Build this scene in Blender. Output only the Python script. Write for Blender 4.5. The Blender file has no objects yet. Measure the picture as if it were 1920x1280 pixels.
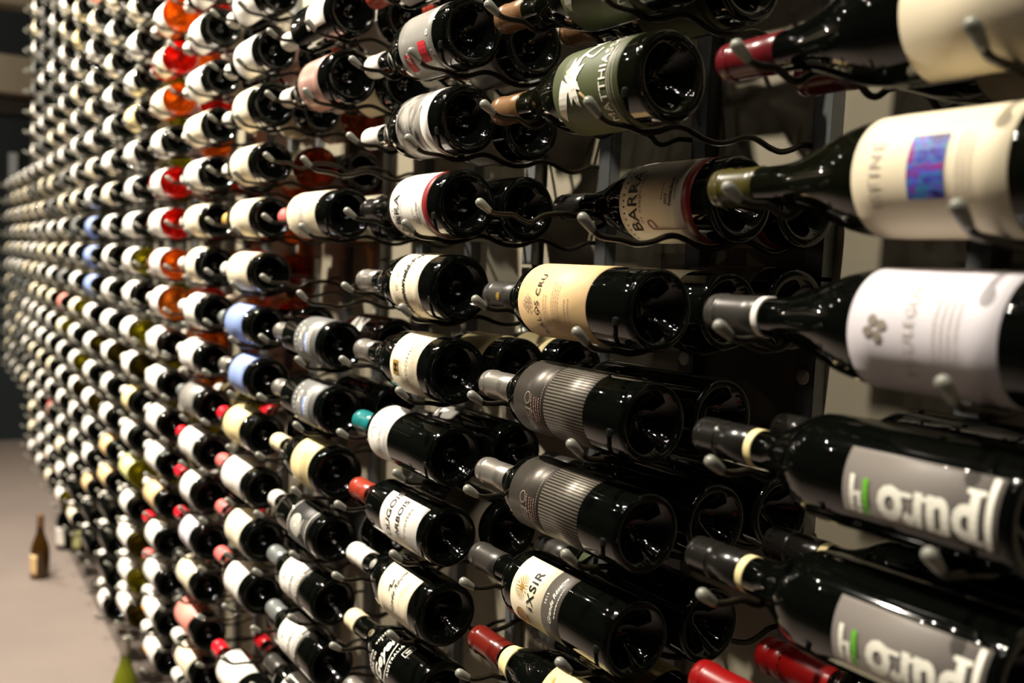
import bpy, bmesh, math, random
from mathutils import Vector, Matrix

# ------------------------------------------------------------------ camera, world, lights, exposure
sc = bpy.context.scene
COL = sc.collection
H0 = 1.9                       # height of the rack datum above the floor
S = 0.36804                    # column pitch
HROW = 0.1016                  # row pitch

cam = bpy.data.cameras.new('camera')
cam.sensor_width = 36.0
cam.lens = 1850.0 / 1920.0 * 36.0
cam.clip_start = 0.02
cam.clip_end = 60
cam.dof.use_dof = True
cam.dof.focus_distance = 1.06
cam.dof.aperture_fstop = 4.0
camo = bpy.data.objects.new('camera', cam)
COL.objects.link(camo)
rt = Vector((0.52043604, 0.85264027, 0.04637769))
up = Vector((-0.08910373, 0.00021061, 0.99602233))
fw = Vector((-0.84923898, 0.52249834, -0.07608304))
camo.matrix_world = Matrix(((rt.x, up.x, -fw.x, 0.54081), (rt.y, up.y, -fw.y, -0.51063),
                            (rt.z, up.z, -fw.z, -0.36993 + H0), (0, 0, 0, 1)))
sc.camera = camo

w = bpy.data.worlds.new('room_air')
sc.world = w
w.use_nodes = True
w.node_tree.nodes['Background'].inputs[0].default_value = (1.0, 0.93, 0.82, 1)
w.node_tree.nodes['Background'].inputs[1].default_value = 0.001

sc.view_settings.view_transform = 'Standard'
sc.view_settings.look = 'None'
sc.view_settings.exposure = 0.0
sc.view_settings.gamma = 1.0
sc.view_settings.use_curve_mapping = False
sc.cycles.max_bounces = 8
sc.cycles.glossy_bounces = 4
sc.cycles.transmission_bounces = 6
sc.cycles.caustics_reflective = False
sc.cycles.caustics_refractive = False
sc.cycles.sample_clamp_indirect = 4.0

def ceiling_lamp(x, y, z, watts, radius=0.03, col=(1.0, 0.905, 0.775), spot=0, tilt=28):
    l = bpy.data.lights.new('ceiling_spot', 'SPOT' if spot else 'POINT')
    l.energy = watts
    l.color = col
    l.shadow_soft_size = radius
    if spot:
        l.spot_size = math.radians(spot)
        l.spot_blend = 0.9
    o = bpy.data.objects.new('ceiling_spot', l)
    o.location = (x, y, z + H0)
    o.rotation_euler = (math.radians(tilt), 0, 0)
    COL.objects.link(o)

LAMP_Y, LAMP_Z = -0.86, 1.32
# the track over the rack: strong spots aimed at the bottles ...
for lx, wt in ((0.02, 175), (-1.30, 430), (-2.45, 560), (-3.6, 480), (-4.8, 380), (-6.1, 300)):
    ceiling_lamp(lx, LAMP_Y, LAMP_Z, wt, 0.022, spot=100)
# ... and the room's small downlights, seen as points in the glass
for k in range(13):
    ceiling_lamp(1.25 - 0.21 * k, -0.86 if k % 3 else -1.15, 1.36, 4.5, 0.012)
for lx, ly in ((1.0, -1.6), (0.25, -1.7), (-0.75, -1.6), (-1.9, -0.95), (-2.2, -1.7), (-3.0, -0.9), (-4.2, -1.3), (-5.4, -0.95)):
    ceiling_lamp(lx, ly, 1.40, 3.2, 0.012)
ceiling_lamp(-6.9, -1.6, 1.25, 40, 0.03)  # unseen lamp added at the far end to brighten the beige beam

# ------------------------------------------------------------------ helpers
def lin(c):
    return tuple((v / 12.92 if v <= 0.04045 else ((v + 0.055) / 1.055) ** 2.4) for v in c)

MATS = {}
def M(name, rgb=(0.5, 0.5, 0.5), rough=0.5, metal=0.0, spec=0.5, noise=0.0, nscale=40.0, bump=0.0, coat=0.0):
    """plain principled material, colour given as sRGB 0..1, with optional fine mottling"""
    if name in MATS:
        return MATS[name]
    m = bpy.data.materials.new(name)
    m.use_nodes = True
    nt = m.node_tree
    b = nt.nodes['Principled BSDF']
    r = lin(rgb)
    b.inputs['Base Color'].default_value = (*r, 1)
    b.inputs['Roughness'].default_value = rough
    b.inputs['Metallic'].default_value = metal
    b.inputs['Specular IOR Level'].default_value = spec
    b.inputs['Coat Weight'].default_value = coat
    b.inputs['Coat Roughness'].default_value = 0.05
    if noise or bump:
        tc = nt.nodes.new('ShaderNodeTexCoord')
        n = nt.nodes.new('ShaderNodeTexNoise')
        n.inputs['Scale'].default_value = nscale
        n.inputs['Detail'].default_value = 6
        nt.links.new(tc.outputs['Object'], n.inputs['Vector'])
        if noise:
            rp = nt.nodes.new('ShaderNodeMapRange')
            rp.inputs['From Min'].default_value = 0.3
            rp.inputs['From Max'].default_value = 0.7
            rp.inputs['To Min'].default_value = 1 - noise
            rp.inputs['To Max'].default_value = 1 + noise
            nt.links.new(n.outputs['Fac'], rp.inputs['Value'])
            mx = nt.nodes.new('ShaderNodeMix')
            mx.data_type = 'RGBA'
            mx.blend_type = 'MULTIPLY'
            mx.inputs['Factor'].default_value = 1
            mx.inputs['A'].default_value = (*r, 1)
            nt.links.new(rp.outputs['Result'], mx.inputs['B'])
            nt.links.new(mx.outputs['Result'], b.inputs['Base Color'])
        if bump:
            bp = nt.nodes.new('ShaderNodeBump')
            bp.inputs['Strength'].default_value = bump
            bp.inputs['Distance'].default_value = 0.002
            nt.links.new(n.outputs['Fac'], bp.inputs['Height'])
            nt.links.new(bp.outputs['Normal'], b.inputs['Normal'])
    MATS[name] = m
    return m

def glassy(name, rgb, body=0.45, ior=1.3):
    """clear coloured bottle full of pale wine: refracting glass, light passing through takes the wine's colour"""
    if name in MATS:
        return MATS[name]
    m = bpy.data.materials.new(name)
    m.use_nodes = True
    nt = m.node_tree
    b = nt.nodes['Principled BSDF']
    r = lin(rgb)
    b.inputs['Base Color'].default_value = (*r, 1)
    b.inputs['Roughness'].default_value = 0.03
    b.inputs['IOR'].default_value = ior
    b.inputs['Transmission Weight'].default_value = 1.0
    tl = nt.nodes.new('ShaderNodeBsdfTranslucent')
    tl.inputs['Color'].default_value = (*r, 1)
    tp = nt.nodes.new('ShaderNodeBsdfTransparent')
    tp.inputs['Color'].default_value = (*[v ** 0.6 for v in r], 1)
    m1 = nt.nodes.new('ShaderNodeMixShader')
    m1.inputs[0].default_value = 0.65
    m2 = nt.nodes.new('ShaderNodeMixShader')
    m2.inputs[0].default_value = body
    nt.links.new(tl.outputs[0], m1.inputs[1])
    nt.links.new(tp.outputs[0], m1.inputs[2])
    nt.links.new(b.outputs[0], m2.inputs[1])
    nt.links.new(m1.outputs[0], m2.inputs[2])
    nt.links.new(m2.outputs[0], nt.nodes['Material Output'].inputs['Surface'])
    MATS[name] = m
    return m

def mesh_from(bm, name, mats, smooth=True):
    me = bpy.data.meshes.new(name)
    bm.normal_update()
    bm.to_mesh(me)
    bm.free()
    for m in (mats if isinstance(mats, (list, tuple)) else [mats]):
        me.materials.append(m)
    if smooth:
        for p in me.polygons:
            p.use_smooth = True
    return me

def link(name, data, parent=None, loc=(0, 0, 0), rot=(0, 0, 0)):
    o = bpy.data.objects.new(name, data)
    COL.objects.link(o)
    o.parent = parent
    o.location = loc
    o.rotation_euler = rot
    return o

def tag(o, label=None, cat=None, group=None, kind=None):
    if label: o['label'] = label
    if cat: o['category'] = cat
    if group: o['group'] = group
    if kind: o['kind'] = kind
    return o

def lathe(bm, prof, seg=32, mi=0, close=False):
    """prof: (s, r) along the bottle's length; s runs to -x"""
    rings = []
    for s, r in prof:
        if r < 1e-6:
            rings.append([bm.verts.new((-s, 0, 0))])
        else:
            rings.append([bm.verts.new((-s, r * math.cos(2 * math.pi * k / seg), r * math.sin(2 * math.pi * k / seg))) for k in range(seg)])
    for a, b in zip(rings[:-1], rings[1:]):
        for k in range(seg):
            k2 = (k + 1) % seg
            if len(a) == 1 and len(b) == 1:
                continue
            if len(a) == 1:
                f = bm.faces.new((a[0], b[k], b[k2]))
            elif len(b) == 1:
                f = bm.faces.new((a[k], b[0], a[k2]))
            else:
                f = bm.faces.new((a[k], b[k], b[k2], a[k2]))
            f.material_index = mi
    return rings

def box(bm, x0, x1, y0, y1, z0, z1, mi=0):
    v = [bm.verts.new((x, y, z)) for x in (x0, x1) for y in (y0, y1) for z in (z0, z1)]
    for f in ((0, 1, 3, 2), (4, 6, 7, 5), (0, 4, 5, 1), (2, 3, 7, 6), (0, 2, 6, 4), (1, 5, 7, 3)):
        bm.faces.new([v[i] for i in f]).material_index = mi

def catmull(pts, n=4):
    out = []
    P = [pts[0]] + list(pts) + [pts[-1]]
    for i in range(1, len(P) - 2):
        p0, p1, p2, p3 = [Vector(p) for p in P[i - 1:i + 3]]
        for k in range(n):
            t = k / n
            out.append(0.5 * ((2 * p1) + (p2 - p0) * t + (2 * p0 - 5 * p1 + 4 * p2 - p3) * t * t + (3 * p1 - p0 - 3 * p2 + p3) * t ** 3))
    out.append(Vector(pts[-1]))
    return out

def tube(bm, path, radii, seg=8, mi=0, caps=True):
    rings = []
    n = len(path)
    for i, p in enumerate(path):
        t = (path[min(i + 1, n - 1)] - path[max(i - 1, 0)]).normalized()
        side = Vector((1, 0, 0))
        if abs(t.dot(side)) > 0.9:
            side = Vector((0, 0, 1))
        a = t.cross(side).normalized()
        b = t.cross(a).normalized()
        r = radii[i] if isinstance(radii, (list, tuple)) else radii
        rings.append([bm.verts.new(p + (a * math.cos(2 * math.pi * k / seg) + b * math.sin(2 * math.pi * k / seg)) * r) for k in range(seg)])
    for A, B in zip(rings[:-1], rings[1:]):
        for k in range(seg):
            bm.faces.new((A[k], A[(k + 1) % seg], B[(k + 1) % seg], B[k])).material_index = mi
    if caps:
        bm.faces.new(rings[0][::-1]).material_index = mi
        bm.faces.new(rings[-1]).material_index = mi

# ------------------------------------------------------------------ materials
m_wall = M('cream_wall_paint', (0.58, 0.55, 0.47), 0.75, noise=0.03, nscale=6, bump=0.06)
m_dark = M('dark_wall_paint', (0.13, 0.17, 0.18), 0.7, noise=0.05, nscale=3)
m_beam = M('beige_plaster', (0.74, 0.69, 0.60), 0.8, noise=0.04, nscale=5)
m_floor = M('taupe_floor', (0.46, 0.415, 0.385), 0.62, noise=0.07, nscale=2.2, bump=0.05)
m_ceil = M('dark_ceiling', (0.10, 0.10, 0.10), 0.9, noise=0.05, nscale=2)
m_rail = M('satin_steel', (0.46, 0.47, 0.47), 0.40, metal=0.35, noise=0.08, nscale=90)
m_rod = M('bronze_rod', (0.17, 0.15, 0.115), 0.30, metal=0.6)
m_knob = M('grey_rubber', (0.52, 0.52, 0.48), 0.26)
m_screw = M('pale_screw_cap', (0.92, 0.91, 0.85), 0.5)

G = {
    'd': M('black_green_glass', (0.020, 0.026, 0.018), 0.035, spec=0.55),
    'b': M('black_brown_glass', (0.045, 0.028, 0.020), 0.035, spec=0.55),
    'v': M('deep_olive_glass', (0.040, 0.046, 0.022), 0.035, spec=0.55),
    'o': glassy('orange_wine_glass', (1.00, 0.52, 0.12)),
    'r': glassy('red_rose_glass', (0.93, 0.20, 0.14)),
    'm': glassy('amber_wine_glass', (0.93, 0.58, 0.24)),
    'y': glassy('yellow_green_glass', (0.70, 0.66, 0.12), 0.25),
    'k': glassy('dim_olive_glass', (0.42, 0.36, 0.10), 0.25),
    'x': glassy('rust_wine_glass', (0.58, 0.27, 0.13), 0.5),
    'a': M('amber_brown_glass', (0.22, 0.14, 0.03), 0.06, spec=0.5),
    'n': M('green_wine_glass', (0.37, 0.39, 0.10), 0.08, spec=0.5),
}
P = {
    'W': M('white_paper', (0.93, 0.91, 0.87), 0.55, noise=0.02, nscale=60),
    'C': M('cream_paper', (0.93, 0.88, 0.76), 0.55, noise=0.02, nscale=60),
    'Y': M('ivory_paper', (0.90, 0.83, 0.60), 0.55, noise=0.03, nscale=60),
    'T': M('tan_paper', (0.90, 0.76, 0.55), 0.55, noise=0.03, nscale=60),
    'L': M('lavender_white_paper', (0.86, 0.84, 0.86), 0.55, noise=0.02, nscale=60),
    'B': M('blue_paper', (0.52, 0.60, 0.80), 0.5, noise=0.03, nscale=60),
    'P': M('salmon_paper', (0.93, 0.58, 0.52), 0.5, noise=0.03, nscale=60),
    'O': M('orange_paper', (0.95, 0.66, 0.32), 0.5),
    'E': M('lime_cream_paper', (0.88, 0.88, 0.60), 0.5),
    'S': M('silver_paper', (0.62, 0.61, 0.58), 0.33, metal=0.35, noise=0.05, nscale=50),
    'G': M('grey_paper', (0.45, 0.45, 0.44), 0.45, metal=0.2, noise=0.05, nscale=70),
    'K': M('black_print', (0.10, 0.095, 0.09), 0.5),
    'U': M('copper_pink_paper', (0.78, 0.62, 0.56), 0.32, metal=0.35, noise=0.04, nscale=50),
    'D': M('slogan_grey_paper', (0.50, 0.475, 0.45), 0.5),
    'N': M('bottle_green_paper', (0.28, 0.31, 0.18), 0.5, noise=0.05, nscale=30),
    'R': M('maroon_paper', (0.52, 0.12, 0.12), 0.45),
    'I': M('light_print', (0.97, 0.96, 0.90), 0.5),
    'F': M('faint_print', (0.76, 0.72, 0.68), 0.55),
    'Z': M('grey_print', (0.55, 0.51, 0.46), 0.55),
    'X': M('red_print', (0.80, 0.16, 0.20), 0.5),
    'V': M('green_print', (0.42, 0.74, 0.20), 0.5),
    'A': M('gold_print', (0.72, 0.55, 0.24), 0.4, metal=0.3),
    'Q': M('dark_grey_paper', (0.32, 0.30, 0.27), 0.45, noise=0.04, nscale=50),
    'H': M('blue_print', (0.50, 0.60, 0.86), 0.5),
    'J': M('pink_print', (0.86, 0.62, 0.62), 0.5),
}
K = {
    'W': M('white_capsule', (0.90, 0.88, 0.83), 0.35), 'C': M('cream_capsule', (0.92, 0.85, 0.68), 0.4),
    'S': M('silver_capsule', (0.66, 0.64, 0.60), 0.30, metal=0.75), 'G': M('grey_capsule', (0.50, 0.52, 0.51), 0.33, metal=0.4),
    'K': M('black_capsule', (0.10, 0.095, 0.085), 0.22), 'R': M('dark_red_capsule', (0.36, 0.08, 0.10), 0.25),
    'X': M('bright_red_capsule', (0.83, 0.11, 0.16), 0.25), 'P': M('pink_capsule', (0.88, 0.42, 0.40), 0.35),
    'T': M('teal_capsule', (0.10, 0.44, 0.44), 0.3), 'B': M('bronze_capsule', (0.50, 0.37, 0.24), 0.35, metal=0.4),
    'O': M('olive_capsule', (0.25, 0.23, 0.09), 0.3), 'A': M('gold_capsule', (0.85, 0.68, 0.36), 0.35, metal=0.3),
    'V': M('green_capsule', (0.30, 0.62, 0.28), 0.35), 'M': M('mahogany_capsule', (0.38, 0.10, 0.07), 0.2, spec=0.7),
    'Q': M('red_wax', (0.52, 0.05, 0.05), 0.3), 'H': M('rust_capsule', (0.58, 0.20, 0.13), 0.3),
    'E': M('charcoal_capsule', (0.24, 0.23, 0.21), 0.35, metal=0.3),
}

def stripes_mat():
    m = M('striped_dark_silver_paper', (0.45, 0.43, 0.39), 0.42, metal=0.35)
    nt = m.node_tree
    b = nt.nodes['Principled BSDF']
    tc = nt.nodes.new('ShaderNodeTexCoord')
    wv = nt.nodes.new('ShaderNodeTexWave')
    wv.bands_direction = 'Y'
    wv.inputs['Scale'].default_value = 92
    wv.inputs['Distortion'].default_value = 1.0
    wv.inputs['Detail Scale'].default_value = 0.25
    nt.links.new(tc.outputs['UV'], wv.inputs['Vector'])
    cr = nt.nodes.new('ShaderNodeValToRGB')
    cr.color_ramp.elements[0].position = 0.42
    cr.color_ramp.elements[0].color = (*lin((0.13, 0.12, 0.10)), 1)
    cr.color_ramp.elements[1].position = 0.58
    cr.color_ramp.elements[1].color = (*lin((0.46, 0.43, 0.38)), 1)
    nt.links.new(wv.outputs['Fac'], cr.inputs[0])
    nt.links.new(cr.outputs[0], b.inputs['Base Color'])
    return m
P['1'] = stripes_mat()
P['2'] = M('dark_silver_paper', (0.29, 0.27, 0.24), 0.36, metal=0.45, noise=0.08, nscale=160)

def painting_mat():
    m = M('violet_teal_painting', (0.2, 0.2, 0.6), 0.5)
    nt = m.node_tree
    b = nt.nodes['Principled BSDF']
    tc = nt.nodes.new('ShaderNodeTexCoord')
    n = nt.nodes.new('ShaderNodeTexNoise')
    n.inputs['Scale'].default_value = 55
    n.inputs['Detail'].default_value = 2
    n.inputs['Distortion'].default_value = 1.5
    nt.links.new(tc.outputs['Object'], n.inputs['Vector'])
    cr = nt.nodes.new('ShaderNodeValToRGB')
    els = cr.color_ramp.elements
    els[0].position = 0.30
    els[0].color = (*lin((0.12, 0.10, 0.35)), 1)
    els[1].position = 0.75
    els[1].color = (*lin((0.62, 0.20, 0.62)), 1)
    for p, c in ((0.42, (0.28, 0.25, 0.72)), (0.50, (0.10, 0.52, 0.55)), (0.56, (0.30, 0.32, 0.82)), (0.64, (0.50, 0.18, 0.45))):
        e = els.new(p)
        e.color = (*lin(c), 1)
    nt.links.new(n.outputs['Fac'], cr.inputs[0])
    nt.links.new(cr.outputs[0], b.inputs['Base Color'])
    return m
P['3'] = painting_mat()

def brushed_mat():
    m = M('brushed_black_silver_paper', (0.5, 0.5, 0.48), 0.35, metal=0.3)
    nt = m.node_tree
    b = nt.nodes['Principled BSDF']
    tc = nt.nodes.new('ShaderNodeTexCoord')
    mp = nt.nodes.new('ShaderNodeMapping')
    mp.inputs['Scale'].default_value = (60, 26, 1)
    n = nt.nodes.new('ShaderNodeTexNoise')
    n.inputs['Scale'].default_value = 1.0
    n.inputs['Detail'].default_value = 5
    n.inputs['Distortion'].default_value = 0.8
    nt.links.new(tc.outputs['UV'], mp.inputs['Vector'])
    nt.links.new(mp.outputs['Vector'], n.inputs['Vector'])
    cr = nt.nodes.new('ShaderNodeValToRGB')
    cr.color_ramp.elements[0].position = 0.40
    cr.color_ramp.elements[0].color = (*lin((0.16, 0.15, 0.14)), 1)
    cr.color_ramp.elements[1].position = 0.62
    cr.color_ramp.elements[1].color = (*lin((0.72, 0.70, 0.66)), 1)
    nt.links.new(n.outputs['Fac'], cr.inputs[0])
    nt.links.new(cr.outputs[0], b.inputs['Base Color'])
    return m
P['4'] = brushed_mat()

# ------------------------------------------------------------------ room
def struct(name, b, mat, label=None):
    o = link(name, mesh_from(b, name, mat, smooth=False))
    tag(o, label, None, None, 'structure')
    return o

def slab(name, x0, x1, y0, y1, z0, z1, mat):
    b = bmesh.new()
    box(b, x0, x1, y0, y1, z0 + H0, z1 + H0, 0)
    return struct(name, b, mat)

slab('floor', -8.2, 2.6, -3.2, 0.5, -1.98, -1.90, m_floor)
slab('wall_right', -8.2, 2.6, 0.300, 0.42, -1.90, 1.60, m_wall)
slab('wall_far', -8.2, -7.95, -3.2, 0.30, -1.90, 1.60, m_dark)
m_black = M('near_black_wall_paint', (0.06, 0.065, 0.07), 0.8, noise=0.05, nscale=3)
slab('wall_left', -8.2, 2.6, -3.3, -3.2, -1.90, 1.60, m_black)
slab('wall_near', 2.5, 2.6, -3.2, 0.30, -1.90, 1.60, m_black)
slab('ceiling', -8.2, 2.6, -3.3, 0.42, 1.60, 1.70, m_ceil)
slab('trim_1', -7.95, -7.70, -3.2, 0.300, 0.73, 1.00, m_beam)
slab('trim_2', -7.95, -7.70, -3.2, 0.300, 1.37, 1.60, m_beam)
slab('trim_3', -7.95, -7.915, 0.145, 0.205, 0.02, 0.31, M('pale_frame_paint', (0.86, 0.90, 0.92), 0.5))
slab('trim_4', -7.95, -7.90, -3.2, 0.300, 0.60, 0.71, M('brown_trim', (0.30, 0.27, 0.24), 0.6))

# ------------------------------------------------------------------ rack: rails, wave rods and rubber tips
RO = 0.0173
def rod_path(kind):
    if kind == 'body':
        pts = [(0.010, -0.0085), (0.017, -0.014), (0.026, -0.0165), (0.045, -0.0175), (0.062, -0.0205), (0.080, -0.0180), (0.095, -0.0125), (0.107, -0.0105), (0.119, -0.0125),
               (0.135, -0.0180), (0.152, -0.0205), (0.170, -0.0180), (0.185, -0.0125), (0.197, -0.0105), (0.209, -0.0125), (0.225, -0.0180), (0.2405, -0.0205), (0.2565, -0.0165), (0.270, -0.0105), (0.288, -0.0100)]
        return [Vector((0, y, z)) for y, z in pts]
    pts = [(0.010, -0.0060), (0.017, -0.0100), (0.028, -0.0110), (0.042, -0.0105), (0.054, -0.0155), (0.062, -0.0175), (0.070, -0.0155), (0.082, -0.0085), (0.107, -0.0050), (0.132, -0.0085),
           (0.144, -0.0155), (0.152, -0.0175), (0.160, -0.0155), (0.172, -0.0085), (0.197, -0.0050), (0.222, -0.0085), (0.2325, -0.0155), (0.2405, -0.0175), (0.2485, -0.0153), (0.266, -0.0085), (0.288, -0.0075)]
    return [Vector((0, y, z)) for y, z in pts]

def rod_mesh(kind, n, seg):
    b = bmesh.new()
    tube(b, catmull(rod_path(kind), n), 0.0030, seg)
    return mesh_from(b, 'rod', m_rod)

def knob_mesh(kind, seg=12):
    b = bmesh.new()
    a = Vector((0, 0.000, 0.0005))
    e = Vector((0, 0.0135, -0.0115)) if kind == 'body' else Vector((0, 0.0140, -0.0088))
    d = (e - a)
    path, rad = [], []
    for t, r in ((-0.20, 0.0006), (-0.17, 0.0026), (-0.08, 0.0043), (0.05, 0.0050), (0.25, 0.0050), (0.5, 0.0046), (0.8, 0.0040), (0.98, 0.0037), (1.0, 0.0031)):
        path.append(a + d * t)
        rad.append(r)
    tube(b, path, rad, seg)
    return mesh_from(b, 'knob', m_knob)

RODS = {('body', 0): rod_mesh('body', 3, 10), ('neck', 0): rod_mesh('neck', 3, 10), ('body', 1): rod_mesh('body', 1, 6), ('neck', 1): rod_mesh('neck', 1, 6)}
KNOBS = {('body', 0): knob_mesh('body'), ('neck', 0): knob_mesh('neck'), ('body', 1): knob_mesh('body', 8), ('neck', 1): knob_mesh('neck', 8)}

SEAMS = [-3.63 - 9, -3.63, ]       # module joints, in rows (negative = below datum)
def rail_mesh(z0, z1):
    b = bmesh.new()
    wdt, dep, t = 0.0125, 0.017, 0.0016
    # channel section: face towards the room, two flanges to the wall
    box(b, -wdt, wdt, 0.283, 0.283 + t, z0, z1)
    box(b, wdt - t, wdt, 0.283, 0.283 + dep, z0, z1)
    box(b, -wdt, -wdt + t, 0.283, 0.283 + dep, z0, z1)
    me = mesh_from(b, 'rail', m_rail, smooth=False)
    return me

def screw_mesh():
    b = bmesh.new()
    rings = lathe(b, [(0, 0.0), (0.0, 0.0080), (0.0012, 0.0088), (0.0030, 0.0088)], 20)
    bmesh.ops.rotate(b, verts=b.verts, cent=(0, 0, 0), matrix=Matrix.Rotation(math.radians(-90), 3, 'Z'))
    return mesh_from(b, 'screw_cap', m_screw)
SCREW = screw_mesh()

NUM = ['zero', 'first', 'second', 'third', 'fourth', 'fifth', 'sixth', 'seventh', 'eighth', 'ninth', 'tenth', 'eleventh', 'twelfth',
       'thirteenth', 'fourteenth', 'fifteenth', 'sixteenth', 'seventeenth', 'eighteenth', 'nineteenth', 'twentieth']
CARD = ['zero', 'one', 'two', 'three', 'four', 'five', 'six', 'seven', 'eight', 'nine', 'ten', 'eleven', 'twelve', 'thirteen', 'fourteen', 'fifteen',
        'sixteen', 'seventeen', 'eighteen', 'nineteen', 'twenty', 'twentyone', 'twentytwo', 'twentythree', 'twentyfour', 'twentyfive']

ROWS = {0: (-3, 7), 1: (-3, 8), 2: (-3, 10), 3: (-3, 12), 4: (-3, 13), 5: (-4, 14), 6: (-5, 14), 7: (-6, 14), 8: (-7, 15)}
RAILM = {}
def rail_piece(z0, z1):
    k = (round(z0, 3), round(z1, 3))
    if k not in RAILM:
        RAILM[k] = rail_mesh(z0, z1)
    return RAILM[k]

NCOL = 14
for c in range(NCOL):
    root = link('wine_rack', None, None, (-c * S, 0, H0))
    tag(root, 'wavy-rod metal wine rack column with grey rubber tips, %s from the right' % (NUM[c + 1] if c else 'nearest and first'), 'wine rack', 'wall rack columns')
    r0, r1 = ROWS.get(c, (-8, 14))
    lod = 0 if c < 5 else 1
    for kind, x, dz in (('neck', 0.0, 0.0), ('body', 0.1875, -0.019)):
        xr = RO if kind == 'neck' else RO + S / 2
        for z0, z1 in ((-1.62, -1.292), (-1.288, -0.3710), (-0.3665, 0.5435), (0.548, 1.20)):
            if (c < 4 and z0 < -1.29 and c < 2) or (c < 4 and z1 > 0.6):
                continue
            link('rail', rail_piece(z0, z1), root, (xr, 0, 0))
        for zz in ((-0.47, 0.44, -1.385) if c < 9 else ()):
            if c < 3 and zz != -0.47:
                continue
            link('screw_cap', SCREW, root, (xr - 0.003, 0.2815, zz))
        for r in range(r0, r1 + 1):
            rod = link('rod', RODS[(kind, lod)], root, (x, 0, -r * HROW + dz))
            link('rubber_tip', KNOBS[(kind, lod)], rod)

# ------------------------------------------------------------------ bottles
BODY = {'bx': 0.0378, 'bt': 0.0378, 'bg': 0.0412, 'sl': 0.0392, 'mg': 0.041}
def profile(shape, neck_end):
    R = BODY[shape]
    base = [(0.030, 0.0), (0.028, 0.008), (0.020, 0.016), (0.008, 0.0255), (0.0015, 0.0300), (0.0, 0.0325), (0.0003, R - 0.0026), (0.0022, R - 0.0007), (0.0050, R)]
    if shape in ('bx', 'sl', 'bt'):
        up_ = [(0.060, R), (0.120, R), (0.172, R), (0.1790, R - 0.0006), (0.1860, R - 0.0026), (0.1925, R - 0.0065), (0.1975, R - 0.0115), (0.2020, 0.0208), (0.2060, 0.0174), (0.2105, 0.0154), (0.2180, 0.0149)]
        if shape == 'bt':      # high-shouldered
            up_ = [(0.060, R), (0.120, R), (0.180, R), (0.1880, R - 0.0006), (0.1955, R - 0.0026), (0.2020, R - 0.0065), (0.2075, R - 0.0115), (0.2125, 0.0208), (0.2175, 0.0174), (0.2225, 0.0154), (0.2290, 0.0149)]
        if shape == 'sl':
            up_ = [(0.060, R), (0.120, R), (0.155, R), (0.166, R - 0.0012), (0.176, R - 0.0052), (0.185, R - 0.0105), (0.194, R - 0.0155), (0.203, 0.0192), (0.210, 0.0166), (0.217, 0.0151)]
    else:
        up_ = [(0.060, R), (0.110, R), (0.126, R - 0.0003), (0.140, R - 0.0020), (0.154, R - 0.0052), (0.168, R - 0.0096), (0.181, R - 0.0143), (0.193, R - 0.0185), (0.203, 0.0192), (0.213, 0.0170), (0.224, 0.0158), (0.240, 0.0150)]
    tail = [(0.250, 0.0147), (0.284, 0.0142)]
    tip = [(0.2842, 0.0152), (0.2915, 0.0152), (0.2935, 0.0138), (0.2940, 0.0)]
    return base + up_ + tail + tip

GL = {}
def glass_mesh(shape, g, seg):
    k = (shape, g, seg)
    if k not in GL:
        b = bmesh.new()
        lathe(b, profile(shape, 0), seg)
        GL[k] = mesh_from(b, 'glass_body', G[g])
    return GL[k]

def radius_at(shape, s):
    pr = profile(shape, 0)[5:]
    for (a, ra), (b, rb) in zip(pr[:-1], pr[1:]):
        if a <= s <= b:
            return ra + (rb - ra) * (s - a) / max(1e-9, b - a)
    return pr[-1][1]

CP = {}
def capsule_mesh(style, c, s0, seg):
    k = (style, c, round(s0, 3), seg)
    if k in CP:
        return CP[k]
    b = bmesh.new()
    e = 0.0006
    if style == 'wax':
        pr = [(s0, 0.0158), (s0 + 0.001, 0.0166), (0.250, 0.0164), (0.266, 0.0161), (0.267, 0.0145), (0.2685, 0.0145), (0.2695, 0.0164), (0.281, 0.0163), (0.282, 0.0148), (0.2835, 0.0148), (0.2845, 0.0166), (0.292, 0.0164), (0.2955, 0.0145), (0.2965, 0.008), (0.2968, 0)]
    elif style == 'screw':
        pr = [(s0, 0.0154), (s0 + 0.0004, 0.0160), (0.268, 0.0156), (0.2685, 0.0150), (0.2700, 0.0150), (0.2705, 0.0157)]
        for q in range(6):
            pr += [(0.2715 + q * 0.003, 0.0159), (0.2725 + q * 0.003, 0.0153)]
        pr += [(0.2915, 0.0157), (0.2945, 0.0153), (0.2956, 0.0140), (0.2958, 0)]
    elif style == 'flange':
        pr = [(s0, 0.0150), (s0 + 0.0004, 0.0156), (0.279, 0.0156), (0.2805, 0.0166), (0.288, 0.0168), (0.2935, 0.0162), (0.2955, 0.0140), (0.2958, 0)]
    else:
        pr = [(s0, 0.0152 + e * 0.2), (s0 + 0.0004, 0.0155 + e), (0.255, 0.0151 + e), (0.2800, 0.0147 + e), (0.2820, 0.0149 + e), (0.2832, 0.0158 + e), (0.2845, 0.0151 + e), (0.2900, 0.0153 + e), (0.2940, 0.0147 + e), (0.2955, 0.0132), (0.2957, 0)]
    # follow the glass where the capsule runs down towards the shoulder
    pr = [(s, r) for s, r in pr]
    lathe(b, pr, seg)
    CP[k] = mesh_from(b, 'capsule', K[c])
    return CP[k]

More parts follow.
